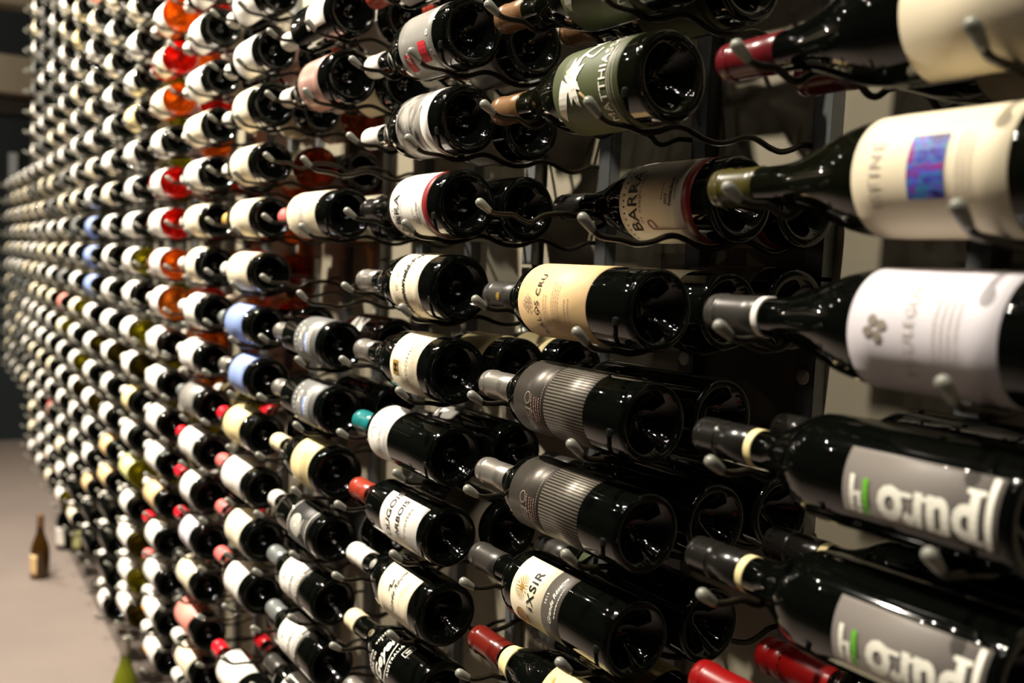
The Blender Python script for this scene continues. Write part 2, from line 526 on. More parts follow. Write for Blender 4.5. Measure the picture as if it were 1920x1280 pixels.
LB = {}
def band_mesh(shape, s0, s1, a0, a1, mk, lift=0.00035, seg=28, wavy=0):
    """paper wrapped round the glass, from s0 to s1 along the bottle and a0..a1 degrees round it (0 faces the room, + is up)"""
    k = (shape, round(s0, 4), round(s1, 4), a0, a1, mk, lift, seg)
    if k in LB:
        return LB[k]
    b = bmesh.new()
    uv = b.loops.layers.uv.new('UVMap')
    full = a1 - a0 >= 359
    n = max(6, int(seg * (a1 - a0) / 180))
    ns = 1 if abs(radius_at(shape, s0) - radius_at(shape, s1)) < 1e-5 and radius_at(shape, (s0 + s1) / 2) == radius_at(shape, s0) else 6
    grid = []
    for j in range(ns + 1):
        s = s0 + (s1 - s0) * j / ns
        r = radius_at(shape, s) + lift
        row = []
        for i in range(n + 1):
            t = math.radians(a0 + (a1 - a0) * i / n)
            row.append((b.verts.new((-s, -r * math.cos(t), r * math.sin(t))), (s, math.radians(a0 + (a1 - a0) * i / n) * r)))
        grid.append(row)
    for j in range(ns):
        for i in range(n):
            q = [grid[j][i], grid[j][i + 1], grid[j + 1][i + 1], grid[j + 1][i]]
            f = b.faces.new([x[0] for x in q])
            for lp, x in zip(f.loops, q):
                lp[uv].uv = x[1]
    # paper edge, so that the sheet has its own thickness
    ed = [e for e in b.edges if e.is_boundary]
    ret = bmesh.ops.extrude_edge_only(b, edges=ed)
    for v in [x for x in ret['geom'] if isinstance(x, bmesh.types.BMVert)]:
        d = Vector((0, v.co.y, v.co.z)).normalized()
        v.co -= d * (lift + 0.0002)
    LB[k] = mesh_from(b, 'label', P[mk])
    return LB[k]

# ---- flat print: built in label coordinates (u up round the bottle, v towards the neck), then wrapped
TXT = {}
def text_polys(body, size, bold=0.0, shear=0.0, space=1.0):
    k = (body, size, bold, shear, space)
    if k not in TXT:
        cu = bpy.data.curves.new('print', 'FONT')
        cu.body = body
        cu.size = size
        cu.offset = bold * size
        cu.shear = shear
        cu.space_character = space
        cu.align_x = 'CENTER'
        cu.resolution_u = 3
        cu.fill_mode = 'FRONT'
        o = bpy.data.objects.new('print', cu)
        COL.objects.link(o)
        bpy.context.view_layer.update()
        me = o.evaluated_get(bpy.context.evaluated_depsgraph_get()).to_mesh()
        TXT[k] = ([(v.co.x, v.co.y) for v in me.vertices], [tuple(p.vertices) for p in me.polygons])
        bpy.data.objects.remove(o)
        bpy.data.curves.remove(cu)
    return TXT[k]

class Print:
    def __init__(self):
        self.v, self.f = [], []
    def add(self, vs, fs):
        n = len(self.v)
        self.v += vs
        self.f += [tuple(i + n for i in f) for f in fs]
        return self
    def text(self, body, u, v, size, mode='r', bold=0.0, shear=0.0, space=1.0):
        vs, fs = text_polys(body, size, bold, shear, space)
        if mode == 'r':
            vs = [(x + u, y + v) for x, y in vs]
        else:                       # upside down along the bottle
            vs = [(u - y, v + x * 0.82) for x, y in vs]
        return self.add(vs, fs)
    def rect(self, u0, u1, v0, v1):
        return self.add([(u0, v0), (u1, v0), (u1, v1), (u0, v1)], [(0, 1, 2, 3)])
    def frame(self, u0, u1, v0, v1, t):
        self.rect(u0, u1, v0, v0 + t).rect(u0, u1, v1 - t, v1).rect(u0, u0 + t, v0, v1)
        return self.rect(u1 - t, u1, v0, v1)
    def lines(self, u0, u1, v, n, gap, t=0.0006, jag=0):
        rr = random.Random(int(v * 1e5) + n)
        for i in range(n):
            d = rr.uniform(0, jag)
            self.rect(u0 + d, u1 - d, v - i * gap - t, v - i * gap)
        return self
    def words(self, u0, u1, v, n, gap, t=0.0011):
        """small print too fine to read: short dashes in rows"""
        rr = random.Random(int(v * 1e5) + 7 * n)
        for i in range(n):
            u = u0 + rr.uniform(0, 0.003)
            while u < u1:
                l = rr.uniform(0.001, 0.0035)
                self.rect(u, min(u + l, u1), v - i * gap - t, v - i * gap)
                u += l + 0.0009
        return self
    def ring(self, u, v, r0, r1, n=28, sx=1.0):
        vs, fs = [], []
        for i in range(n):
            a = 2 * math.pi * i / n
            vs += [(u + r0 * sx * math.cos(a), v + r0 * math.sin(a)), (u + r1 * sx * math.cos(a), v + r1 * math.sin(a))]
        for i in range(n):
            j = (i + 1) % n
            fs.append((2 * i, 2 * i + 1, 2 * j + 1, 2 * j))
        return self.add(vs, fs)
    def disc(self, u, v, r, n=20, sx=1.0):
        return self.add([(u + r * sx * math.cos(2 * math.pi * i / n), v + r * math.sin(2 * math.pi * i / n)) for i in range(n)], [tuple(range(n))])
    def poly(self, pts):
        return self.add(list(pts), [tuple(range(len(pts)))])
    def stroke(self, pts, w=0.0008, sm=4):
        p = catmull([Vector((a, b, 0)) for a, b in pts], sm) if sm > 1 else [Vector((a, b, 0)) for a, b in pts]
        vs, fs = [], []
        for i, q in enumerate(p):
            t = (p[min(i + 1, len(p) - 1)] - p[max(i - 1, 0)])
            n = Vector((-t.y, t.x, 0)).normalized() if t.length > 1e-9 else Vector((1, 0, 0))
            k = w * 0.5
            vs += [(q.x + n.x * k, q.y + n.y * k), (q.x - n.x * k, q.y - n.y * k)]
        for i in range(len(p) - 1):
            fs.append((2 * i, 2 * i + 1, 2 * i + 3, 2 * i + 2))
        return self.add(vs, fs)
    def wrap(self, shape, s_mid, a_mid, mk, lift=0.0008, name='lettering'):
        b = bmesh.new()
        vv = [b.verts.new((u, v, 0)) for u, v in self.v]
        for f in self.f:
            try:
                b.faces.new([vv[i] for i in f])
            except ValueError:
                pass
        us = [u for u, v in self.v]
        u = math.floor(min(us) / 0.005) * 0.005 + 0.005
        while u < max(us):
            geom = b.verts[:] + b.edges[:] + b.faces[:]
            bmesh.ops.bisect_plane(b, geom=geom, plane_co=(u, 0, 0), plane_no=(1, 0, 0), dist=1e-6)
            u += 0.005
        for v in b.verts:
            s = s_mid + v.co.y
            r = radius_at(shape, s) + lift
            t = math.radians(a_mid) + v.co.x / radius_at(shape, s_mid)
            v.co = Vector((-s, -r * math.cos(t), r * math.sin(t)))
        return mesh_from(b, name, P[mk], smooth=False)

STIP = {}
def stipple_mesh(R, n, g):
    k = (R, n, g)
    if k not in STIP:
        b = bmesh.new()
        for j, (s, r) in enumerate(((0.0020, R - 0.0030), (0.0005, R - 0.0062))):
            for i in range(n):
                a = 2 * math.pi * (i + 0.5 * j) / n
                m = Matrix.Translation((-s, r * math.cos(a), r * math.sin(a)))
                bmesh.ops.create_icosphere(b, subdivisions=1, radius=0.0011, matrix=m)
        STIP[k] = mesh_from(b, 'stippled_base_ring', G[g])
    return STIP[k]

def relief_mesh(shape, g, seed):
    """embossed crest: a field of little raised beads on the shoulder"""
    b = bmesh.new()
    rr = random.Random(seed)
    for i in range(70):
        u, v = rr.uniform(-1, 1), rr.uniform(-1, 1)
        if u * u + v * v > 1 or (0.25 < u * u + v * v < 0.4):
            continue
        s = 0.162 + 0.020 * v
        t = math.radians(20 + 48 * u)
        r = radius_at(shape, s)
        bmesh.ops.create_icosphere(b, subdivisions=1, radius=rr.uniform(0.0012, 0.0021), matrix=Matrix.Translation((-s, -r * math.cos(t), r * math.sin(t))))
    return mesh_from(b, 'embossed_crest', G[g])

# offset of the bottle base from the neck rod (towards the viewer), and of the three depths from the rod tips
OFF = 0.222
AX = (0.062, 0.152, 0.2405)
BOTTLES = {}
def bottle(c, r, d, shape='bx', g='d', cap='K', s_cap=0.238, cstyle='foil', labels=(), prints=(), text=None, off=OFF, roll=0.0, seg=32, stip=False, relief=0, group=None):
    """labels: (o0, o1, a0, a1, paper) with o measured from the neck rod; prints: (Print, o_mid, a_mid, ink, name, on which label)"""
    root = link('wine_bottle', None, None, (-c * S + off, AX[d], H0 - r * HROW + 0.0030 + (BODY[shape] - 0.038)), (math.radians(roll), 0, 0))
    tag(root, text, 'bottle', group)
    link('glass_body', glass_mesh(shape, g, seg), root)
    if cap:
        link('capsule', capsule_mesh(cstyle, cap, s_cap, max(12, seg // 2)), root)
    lo = []
    for n, L in enumerate(labels):
        o0, o1, a0, a1, mk = L[:5]
        ob = link(L[5] if len(L) > 5 else 'label', band_mesh(shape, off - o1, off - o0, a0, a1, mk, 0.00035 + (0.0002 * L[6] if len(L) > 6 else 0), max(12, seg - 4)), root)
        lo.append(ob)
    for pr, om, am, mk, nm, li in prints:
        par = lo[li] if li is not None else root
        link(nm, pr.wrap(shape, off - om, am, mk, 0.0011 if nm != 'wash' else 0.0009, nm), par)
    if stip:
        link('stippled_base_ring', stipple_mesh(BODY[shape], 64, g), root)
    if relief:
        link('embossed_crest', relief_mesh(shape, g, relief), root)
    BOTTLES[(c, r, d)] = root
    return root

GN = 'wine bottles lying in the near columns'
FULL = (-85, 110)

# ---- column one, the nearest
pr = Print().text('ISTINE', -0.004, 0.030, 0.013, space=1.25)
pt = Print().rect(-0.020, 0.020, -0.016, 0.010)
ps = Print().words(-0.020, 0.020, -0.024, 3, 0.004)
bottle(0, 2, 0, 'bg', 'd', 'R', 0.232, labels=[(0.122, 0.205, -85, 110, 'C')], text='topmost bottle of the nearest column, dark red capsule, plain cream label', group=GN, seg=48)
bottle(0, 3, 0, 'bg', 'v', 'O', 0.246, labels=[(0.094, 0.203, -85, 110, 'C')], prints=[(pr, 0.147, 2, 'F', 'lettering', 0), (pt, 0.147, 2, '3', 'painting', 0), (ps, 0.147, 2, 'F', 'lettering', 0)],
       text='big nearest bottle with violet and teal painting on a cream label', group=GN, seg=48)
def comma_cross():
    p = Print()
    for q in range(4):
        a = math.pi / 2 * q
        pts = []
        for i in range(14):
            t = i / 13 * math.pi
            pts.append((0.0050 + 0.0040 * math.cos(t), 0.0012 + 0.0046 * math.sin(t)))
        pts += [(0.0035, -0.0008), (0.0062, -0.0012)]
        p.poly([(x * math.cos(a) - y * math.sin(a), x * math.sin(a) + y * math.cos(a) + 0.030) for x, y in pts])
    return p
pt1 = Print().text('IROULEGUY', 0.0, 0.000, 0.0105, space=1.1)
pt2 = Print().words(-0.022, 0.022, -0.014, 4, 0.0050, 0.0012)
bottle(0, 4, 0, 'bg', 'd', 'E', 0.240, labels=[(0.100, 0.206, -85, 110, 'L'), (-0.020, -0.008, -180, 180, 'W', 'neck_band', 3)], off=0.226,
       prints=[(comma_cross(), 0.152, 2, 'Z', 'emblem', 0), (pt1, 0.150, 2, 'F', 'lettering', 0), (pt2, 0.150, 2, 'F', 'lettering', 0)],
       text='nearest-column bottle with grey four-comma cross on a warm white label', group=GN, seg=48)
def puro():
    p = Print()
    p.text('puro', 0.0015, -0.0085, 0.0420, mode='along', bold=0.040, space=1.07)
    # slab serifs of the letters (u grows upwards, the word is upside down)
    for v0, v1, u0, u1 in ((-0.0465, -0.0345, 0.0100, 0.0130), (-0.0475, -0.0405, -0.0195, -0.0165), (-0.0220, -0.0155, -0.0195, -0.0165), (-0.0105, -0.0060, -0.0018, 0.0012), (0.0015, 0.0110, -0.0018, 0.0012), (0.0105, 0.0135, -0.0030, 0.0015)):
        p.rect(u0, u1, v0, v1)
    return p
for r, t in ((5, 'upper of two nearest-column bottles with grey label reading upside down in bold white letters'),
             (6, 'lower of two nearest-column bottles with grey label reading upside down in bold white letters')):
    gp = Print().rect(-0.020, 0.004, 0.0345, 0.0385)
    wp = Print().rect(-0.019, 0.005, 0.0452, 0.0490).rect(-0.020, -0.005, 0.0395, 0.0430).rect(-0.0085, -0.0055, 0.0395, 0.0460)
    bar = Print().rect(-0.022, 0.022, -0.0520, -0.0480)
    bottle(0, r, 0, 'sl', 'd', 'K', 0.236, cstyle='screw', labels=[(0.104, 0.214, -30, 38, 'D'), (-0.022, -0.006, -180, 180, 'Y', 'neck_band', 0)],
           prints=[(puro(), 0.159, 4, 'I', 'lettering', 0), (wp, 0.159, 4, 'I', 'lettering', 0), (bar, 0.159, 4, 'I', 'lettering', 0), (gp, 0.159, 4, 'V', 'green_bar', 0)], text=t, group=GN, seg=48)
bottle(0, 7, 0, 'bx', 'd', 'Q', 0.232, labels=[(0.06, 0.16, -60, 60, 'C')], text='bottle with round red capsule below the lower grey-labelled bottle', group=GN, seg=40, off=0.235)
bottle(0, 2, 1, 'bg', 'd', 'R', 0.236, labels=[(0.11, 0.20, -85, 110, 'C')], text='dark red capped bottle behind the topmost bottle of the nearest column', group=GN)
bottle(0, 5, 1, 'sl', 'd', 'K', 0.236, cstyle='screw', labels=[(0.104, 0.204, -30, 38, 'D'), (-0.022, -0.006, -180, 180, 'Y', 'neck_band', 0)], text='screw-capped bottle behind the upper of the two grey-labelled bottles', group=GN)
bottle(0, 6, 1, 'sl', 'd', 'K', 0.236, cstyle='screw', labels=[(0.104, 0.204, -30, 38, 'D'), (-0.022, -0.006, -180, 180, 'Y', 'neck_band', 0)], text='screw-capped bottle with ivory neck band behind the lower grey-labelled bottle', group=GN)
bottle(0, 7, 1, 'bx', 'd', 'Q', 0.214, cstyle='wax', text='bottle with grooved red wax neck behind the round red capsule', group=GN)

# ---- column two
def palm():
    p = Print()
    for a, l in ((-150, .030), (-115, .024), (-60, .028), (-20, .030), (20, .026), (75, .022), (120, .030), (165, .024), (200, .026)):
        t = math.radians(a)
        e = (l * math.cos(t), 0.018 + l * 0.62 * math.sin(t))
        n = (-math.sin(t) * 0.0035, math.cos(t) * 0.0035)
        p.poly([(n[0], 0.018 + n[1]), (e[0] * 0.6 + n[0], 0.018 + (e[1] - 0.018) * 0.6 + n[1]), e, (e[0] * 0.5 - n[0], 0.018 + (e[1] - 0.018) * 0.5 - n[1]), (-n[0], 0.018 - n[1])])
    p.disc(0.004, 0.018, 0.008, sx=1.6)
    p.stroke([(0.010, 0.020), (0.024, 0.012), (0.036, 0.004), (0.052, -0.012)], 0.0045)
    p.stroke([(0.026, 0.010), (0.020, -0.006), (0.030, -0.014)], 0.0022)
    p.stroke([(0.040, 0.002), (0.046, 0.014), (0.056, 0.012)], 0.0022)
    p.poly([(-0.038, 0.040), (-0.030, 0.046), (0.002, 0.034), (-0.004, 0.022), (-0.022, 0.030)])
    return p
def palm_tan():
    return Print().poly([(-0.004, 0.024), (0.010, 0.030), (0.014, 0.024), (0.002, 0.018)]).stroke([(-0.012, 0.006), (-0.020, -0.004), (-0.026, -0.010)], 0.003)
for r, t, ro in ((1, 'cut-off top bottle with green label and bronze capsule, second column', -4), (2, 'bottle with white palm-like figure on a bottle-green label', 0)):
    ln = Print().stroke([(-0.040, -0.0375), (-0.01, -0.0362), (0.02, -0.0378), (0.05, -0.0362)], 0.0007).rect(-0.06, 0.07, -0.0395, -0.0390).rect(-0.06, 0.07, -0.0440, -0.0436)
    tx = Print().text('MATTHIASSON', 0.004, -0.0340, 0.0145, space=1.08)
    bottle(1, r, 0, 'bg', 'v', 'B', 0.238, off=0.226, labels=[(0.098, 0.200, -95, 110, 'N')], prints=[(palm(), 0.149, 4, 'I', 'figure', 0), (palm_tan(), 0.149, 4, 'T', 'figure', 0), (tx, 0.149, 6, 'I', 'lettering', 0), (ln, 0.149, 6, 'F', 'lettering', 0)],
           text=t, group=GN, seg=48, stip=True, roll=ro)
def barra(c, r, d, t, seg=40, am=-6, papers='W'):
    tx = Print().text('BARRA', 0.004, 0.0215, 0.0215, space=1.0)
    t2 = Print().text('OF MENDOCINO', 0.006, 0.0150, 0.0048, space=1.5)
    t3 = Print().words(0.002, 0.020, -0.016, 1, 0.004, 0.0010).text('2019', 0.004, -0.0240, 0.0052, bold=0.02).text('Petite Sirah', 0.012, -0.0305, 0.0062, bold=0.02).words(0.004, 0.022, -0.035, 1, 0.004, 0.0010)
    arch = Print().stroke([(-0.026, -0.042), (-0.026, 0.000), (-0.025, 0.006), (-0.018, 0.009), (-0.0165, 0.003), (-0.024, -0.002)], 0.0014)
    return bottle(c, r, d, 'bg', 'd', 'K', 0.238, off=0.228, labels=[(0.094, 0.190, -85, 110, papers), (0.190, 0.203, -85, 110, 'R', 'lower_band')],
                  prints=[(tx, 0.146, am, 'K', 'lettering', 0), (t2, 0.146, am, 'K', 'lettering', 0), (t3, 0.146, am, 'K', 'lettering', 0), (arch, 0.146, am, 'R', 'arch_line', 0)], text=t, group=GN, seg=seg)
barra(1, 3, 1, 'middle-depth bottle, white label with tall black capitals and maroon band, second column')
barra(1, 3, 2, 'rear bottle showing a scrap of white and maroon label beside the olive capsule', 28)
barra(2, 3, 0, 'front bottle, white label with tall black capitals, third column', 32, -34)
cr = Print()
for a in range(8):
    cr.ring(0.0055 * math.cos(a * math.pi / 4), 0.036 + 0.0055 * math.sin(a * math.pi / 4), 0.0016, 0.0022, 10)
cr.ring(0, 0.036, 0.0036, 0.0042, 4).ring(0, 0.036, 0.0100, 0.0104, 4).text('N', 0, 0.0340, 0.006)
tk = Print().text('KALÒS CRU', -0.001, 0.0155, 0.0112, space=1.15, bold=0.01)
wk = Print().words(-0.024, 0.010, 0.0085, 2, 0.0045, 0.0009).words(-0.030, 0.024, -0.006, 4, 0.0036, 0.0008).words(-0.018, 0.008, -0.028, 2, 0.006, 0.0010)
nk = Print().ring(0, 0, 0.0030, 0.0042, 6).disc(0, 0, 0.002, 6)
kal = bottle(1, 4, 0, 'bt', 'd', 'E', 0.234, off=0.228, labels=[(0.048, 0.166, -92, 112, 'T')],
       prints=[(cr, 0.103, -4, 'Z', 'emblem', 0), (tk, 0.103, -4, 'K', 'lettering', 0), (wk, 0.103, -4, 'Z', 'lettering', 0)], text='sharp large bottle with peach-cream label and black title, grey-black capsule', group=GN, seg=56)
def capsule_badge(root, shape, off, o, mk):
    p = nk.wrap('bx', 0.258, 0, mk, 0.0022, 'badge')
    link('gold_badge', p, root)
capsule_badge(kal, 'bx', 0.228, 0, 'A')
def yo_prints():
    y = Print().stroke([(-0.013, 0.030), (-0.011, 0.024), (-0.006, 0.024), (-0.004, 0.030)], 0.0010).stroke([(-0.004, 0.031), (-0.005, 0.022), (-0.009, 0.015), (-0.016, 0.012)], 0.0010).ring(0.006, 0.0275, 0.0042, 0.0050, sx=1.25)
    y.stroke([(-0.016, 0.012), (-0.024, 0.002), (-0.030, -0.012), (-0.034, -0.022)], 0.0006)
    for i in range(30):
        y.rect(-0.040 + i * 0.0028, -0.040 + i * 0.0028 + 0.0018, 0.0030, 0.0037)
    w_ = Print().words(-0.016, 0.010, 0.021, 1, 0.003, 0.0010).words(-0.018, 0.008, 0.0160, 3, 0.0040, 0.0010)
    return y, w_
for r, t in ((5, 'upper of two bottles with striped dark silver label and silver capsule'), (6, 'lower of two bottles with striped dark silver label and silver capsule')):
    y, w_ = yo_prints()
    bottle(1, r, 0, 'bt', 'd', 'S', 0.232, off=0.228, labels=[(0.048, 0.104, -90, 112, '2'), (0.104, 0.170, -90, 112, '1', 'striped_label')],
           prints=[(y, 0.103, -3, 'Z', 'lettering', 0), (w_, 0.103, -3, 'U', 'lettering', 0)], text=t, group=GN, seg=56)
def sunburst():
    p = Print().disc(-0.002, 0.021, 0.0022, 10)
    for i in range(16):
        a = 2 * math.pi * i / 16
        l = 0.0125
        P_ = lambda q, t: (-0.002 + q * math.cos(t), 0.021 + q * 0.9 * math.sin(t))
        p.stroke([P_(0.002, a), P_(0.007, a)], 0.0007, 1)
        for da in (-0.11, 0.11):
            p.stroke([P_(0.007, a), P_(l, a + da)], 0.0005, 1)
    return p
tx = Print().text('iXSiR', 0.000, -0.0030, 0.0165, space=1.12, bold=0.008)
sx = Print().text('Grande Réserve', 0.002, -0.0365, 0.0074, shear=0.4).text('2013', 0.000, -0.0255, 0.0042, space=1.4).words(-0.016, 0.016, -0.0415, 1, 0.003, 0.0009)
bottle(1, 7, 0, 'bx', 'd', 'E', 0.236, off=0.222, labels=[(0.060, 0.118, -48, 72, 'C'), (0.118, 0.147, -48, 72, 'Q', 'lower_label')],
       prints=[(sunburst(), 0.100, 22, 'A', 'sunburst', 0), (tx, 0.100, 22, 'K', 'lettering', 0), (sx, 0.100, 22, 'I', 'lettering', 1), (Print().disc(-0.033, 0.020, 0.0105, 24), 0.100, 22, 'A', 'gold_medal', 0)],
       text='bottle with gold sunburst on cream label above a dark grey strip', group=GN, seg=56)
bottle(1, 8, 0, 'bg', 'd', 'M', 0.226, off=0.228, labels=[(0.120, 0.205, -60, 75, 'Y'), (0.008, 0.030, -180, 180, 'Y', 'neck_label', 2)],
       prints=[(Print().stroke([(-0.010, 0.030), (0.0, 0.024), (0.012, 0.030)], 0.003).disc(0.006, 0.012, 0.004), 0.160, 35, 'A', 'emblem', 0)], text='bottle with glossy mahogany capsule and ivory neck label at the lower edge', group=GN, seg=48)
bottle(1, 1, 1, 'bg', 'd', 'B', 0.238, labels=[(0.10, 0.20, -90, 110, 'N')], text='dark bottle behind the cut-off green-labelled bottle, second column', group=GN, stip=True)
bottle(1, 4, 1, 'bx', 'd', 'E', 0.238, labels=[(0.070, 0.176, -90, 112, 'C')], text='bottle behind the peach-cream label, showing a cream label corner', group=GN)
bottle(1, 4, 2, 'bg', 'd', 'E', 0.238, labels=[(0.105, 0.19, -90, 112, 'S')], text='rearmost bottle behind the peach-cream label, only its shoulder showing', group=GN)
bottle(1, 5, 1, 'bx', 'd', 'E', 0.238, text='black bottle behind the upper striped silver label', group=GN, seg=40)
bottle(1, 6, 1, 'bx', 'd', 'E', 0.238, text='black bottle behind the lower striped silver label', group=GN, seg=40)
bottle(1, 6, 2, 'bx', 'd', 'E', 0.238, text='rearmost black bottle beside the black screw cap', group=GN, seg=40)
bottle(1, 7, 1, 'bx', 'd', 'E', 0.238, labels=[(0.045, 0.12, -90, 112, 'N')], text='black bottle behind the gold sunburst label', group=GN, seg=40)
bottle(1, 8, 1, 'bx', 'd', 'E', 0.238, labels=[(0.06, 0.17, -90, 112, 'Y')], text='ivory labelled bottle behind the mahogany capsule', group=GN)

# ---- column three
sq = Print().rect(-0.030, -0.006, 0.018, 0.034)
sq2 = Print().rect(-0.022, 0.004, -0.028, -0.008)
sk = Print().ring(0.012, -0.034, 0.0022, 0.0034, 14).ring(-0.012, -0.038, 0.0024, 0.0040, 14).stroke([(-0.018, 0.022), (-0.010, 0.030), (-0.014, 0.022), (-0.004, 0.026)], 0.0022)
bottle(2, 1, 0, 'bg', 'd', 'W', 0.246, labels=[(0.105, 0.197, -85, 110, 'S')], prints=[(sq, 0.151, -16, 'X', 'red_square', 0), (sq2, 0.151, -16, 'X', 'red_square', 0), (sk, 0.151, -16, 'I', 'emblem', 0)], text='bottle with two red squares on a silver label', group=GN, seg=40, stip=True, off=0.226)
bottle(2, 2, 0, 'bg', 'd', 'W', 0.236, labels=[(0.106, 0.176, -85, 110, '4'), (0.176, 0.196, -85, 110, 'W', 'label_edge')], text='bottle with brushed black and silver label and white lower edge', group=GN, seg=40, stip=True, off=0.224)
ch = Print().text('Châteauneuf', -0.012, -0.004, 0.0150, bold=0.03, shear=0.12).text('du-Pape', 0.036, -0.004, 0.0150, bold=0.03, shear=0.12)
cw0 = Print().words(-0.03, 0.03, -0.014, 2, 0.006, 0.0009)
cw = Print().ring(-0.018, 0.020, 0.002, 0.0035, 8).ring(-0.002, 0.020, 0.002, 0.0035, 8).ring(0.014, 0.020, 0.002, 0.0035, 8)
bottle(2, 4, 0, 'bg', 'd', 'S', 0.236, labels=[(0.106, 0.188, -85, 110, 'C')], prints=[(ch, 0.147, 0, 'K', 'lettering', 0), (cw0, 0.147, 0, 'F', 'lettering', 0), (cw, 0.147, 0, 'F', 'emblem', 0)], text='bottle with embossed shoulder and black gothic title on cream label, pale capsule', group=GN, seg=40, relief=3)
gi = Print().text('GIGONDAS', 0.006, -0.012, 0.0105, space=1.2).words(-0.04, 0.006, 0.012, 2, 0.005, 0.0012).words(-0.02, 0.035, -0.018, 3, 0.005, 0.0008)
gm = Print().rect(-0.017, 0.002, 0.014, 0.029)
gM = Print().text('M', -0.0075, 0.0160, 0.0150, bold=0.03)
bottle(2, 5, 0, 'bg', 'd', 'S', 0.240, labels=[(0.116, 0.193, -80, 110, 'C')], prints=[(gi, 0.155, 6, 'Z', 'lettering', 0), (gm, 0.155, 6, 'A', 'gold_square', 0), (gM, 0.155, 6, 'K', 'lettering', 0)], text='bottle with embossed shoulder, gold lettered square on cream label, pewter capsule', group=GN, seg=40, relief=5, stip=True)
ca = Print().text('Canon', -0.006, -0.012, 0.0125, shear=0.5).stroke([(-0.010, 0.012), (0.0, 0.020), (0.006, 0.006), (0.014, 0.016)], 0.0010).words(-0.03, 0.01, -0.024, 1, 0.004, 0.0010)
cd = Print().disc(0.034, 0.022, 0.0042, 16).words(0.02, 0.05, 0.006, 2, 0.008, 0.001)
bottle(2, 6, 0, 'bt', 'd', 'T', 0.236, off=0.226, labels=[(0.046, 0.107, -62, 95, 'W')], prints=[(ca, 0.074, 14, 'Z', 'lettering', 0), (cd, 0.074, 14, 'F', 'emblem', 0)], text='bottle with bright teal capsule', group=GN, seg=48)
du = Print().text('DUGOIS', 0.002, 0.0235, 0.0170, bold=0.015)
du2 = Print().text('ARBOIS', 0.002, -0.0040, 0.0150, bold=0.015)
dw = Print().text('Trousseau', 0.002, -0.0240, 0.0105, space=1.1).words(-0.02, 0.016, 0.040, 1, 0.004, 0.001).lines(-0.03, 0.022, -0.007, 1, 0.01, 0.0006)
bottle(2, 7, 0, 'bx', 'd', 'H', 0.236, off=0.222, labels=[(0.094, 0.203, -55, 60, 'W')], prints=[(du, 0.149, 14, 'K', 'lettering', 0), (du2, 0.149, 14, 'K', 'lettering', 0), (dw, 0.149, 14, 'Z', 'lettering', 0)], text='bottle with rust-red capsule and two lines of large black capitals', group=GN, seg=48)
ro_ = Print().text('Cuvée Rouge', 0.000, -0.004, 0.0105, bold=0.02, shear=0.35).stroke([(-0.004, 0.012), (0.004, 0.014), (0.002, 0.008), (0.012, 0.011)], 0.0022)
rw = Print().words(-0.04, 0.02, -0.018, 3, 0.006, 0.0010)
bottle(2, 8, 0, 'bg', 'd', 'W', 0.234, off=0.222, labels=[(0.104, 0.193, -58, 62, 'C')], prints=[(ro_, 0.149, 20, 'K', 'lettering', 0), (rw, 0.149, 20, 'F', 'lettering', 0)], text='bottle with white capsule and handwritten black title on cream label', group=GN, seg=48)
ge = Print().text('Geyer', -0.004, 0.000, 0.024, shear=0.45, bold=0.02).text('BAROSSA', -0.018, 0.034, 0.0062, bold=0.02, space=1.3).text('VALLEY', 0.018, 0.034, 0.0062, bold=0.02, space=1.3).text('WINE CO', -0.018, 0.024, 0.0062, bold=0.02, space=1.3)
ge.text('AUSTRALIA', 0.004, -0.0210, 0.0072, bold=0.02, space=1.3).frame(0.016, 0.034, -0.042, -0.030, 0.0008).stroke([(-0.034, -0.006), (-0.01, -0.012), (0.02, -0.008), (0.034, 0.002)], 0.0014).text('THE', 0.025, -0.0385, 0.0055, bold=0.02)
bottle(2, 9, 0, 'bg', 'd', 'C', 0.266, off=0.222, prints=[(ge, 0.125, 26, 'I', 'lettering', None)], text='bottle with cream cap and white script printed straight onto dark glass', group=GN, seg=48)
bottle(2, 10, 0, 'bx', 'd', 'S', 0.236, labels=[(0.06, 0.16, -60, 60, 'C')], text='bottle under the white script bottle, cut by the lower edge', group=GN)
bottle(2, 0, 0, 'bx', 'd', 'H', 0.236, labels=[(0.06, 0.16, -80, 110, 'W')], text='topmost bottle of the third column, mostly above the frame', group=GN)
bottle(2, 0, 1, 'bx', 'd', 'H', 0.236, text='dark bottle with rust capsule behind the top of the third column', group=GN)
bottle(2, 1, 1, 'bg', 'd', 'W', 0.240, stip=True, labels=[(0.105, 0.19, -80, 100, 'S')], text='dark bottle behind the two red squares', group=GN)
bottle(2, 2, 1, 'bg', 'd', 'W', 0.240, stip=True, labels=[(0.105, 0.19, -80, 100, 'W')], text='dark stippled-base bottle behind the brushed silver label', group=GN)
bottle(2, 3, 1, 'bg', 'd', 'K', 0.240, labels=[(0.10, 0.17, -80, 100, 'W')], text='black bottle base behind the front bottle with tall black capitals', group=GN, seg=40)
bottle(2, 5, 1, 'bg', 'd', 'S', 0.240, stip=True, labels=[(0.11, 0.19, -80, 110, 'Y')], text='middle bottle behind the gold lettered square, beaded base', group=GN, seg=40)
bottle(2, 5, 2, 'bg', 'd', 'S', 0.240, stip=True, labels=[(0.11, 0.19, -80, 110, 'Y')], text='rear bottle behind the gold lettered square, beaded base', group=GN, seg=40)
bottle(2, 6, 1, 'bx', 'd', 'K', 0.236, labels=[(0.045, 0.10, -40, 75, 'W')], text='black bottle behind the teal capsuled bottle', group=GN)
bottle(2, 7, 1, 'bx', 'd', 'K', 0.236, labels=[(0.10, 0.20, -60, 60, 'C')], text='bottle with a cream label sliver behind the two lines of capitals', group=GN)
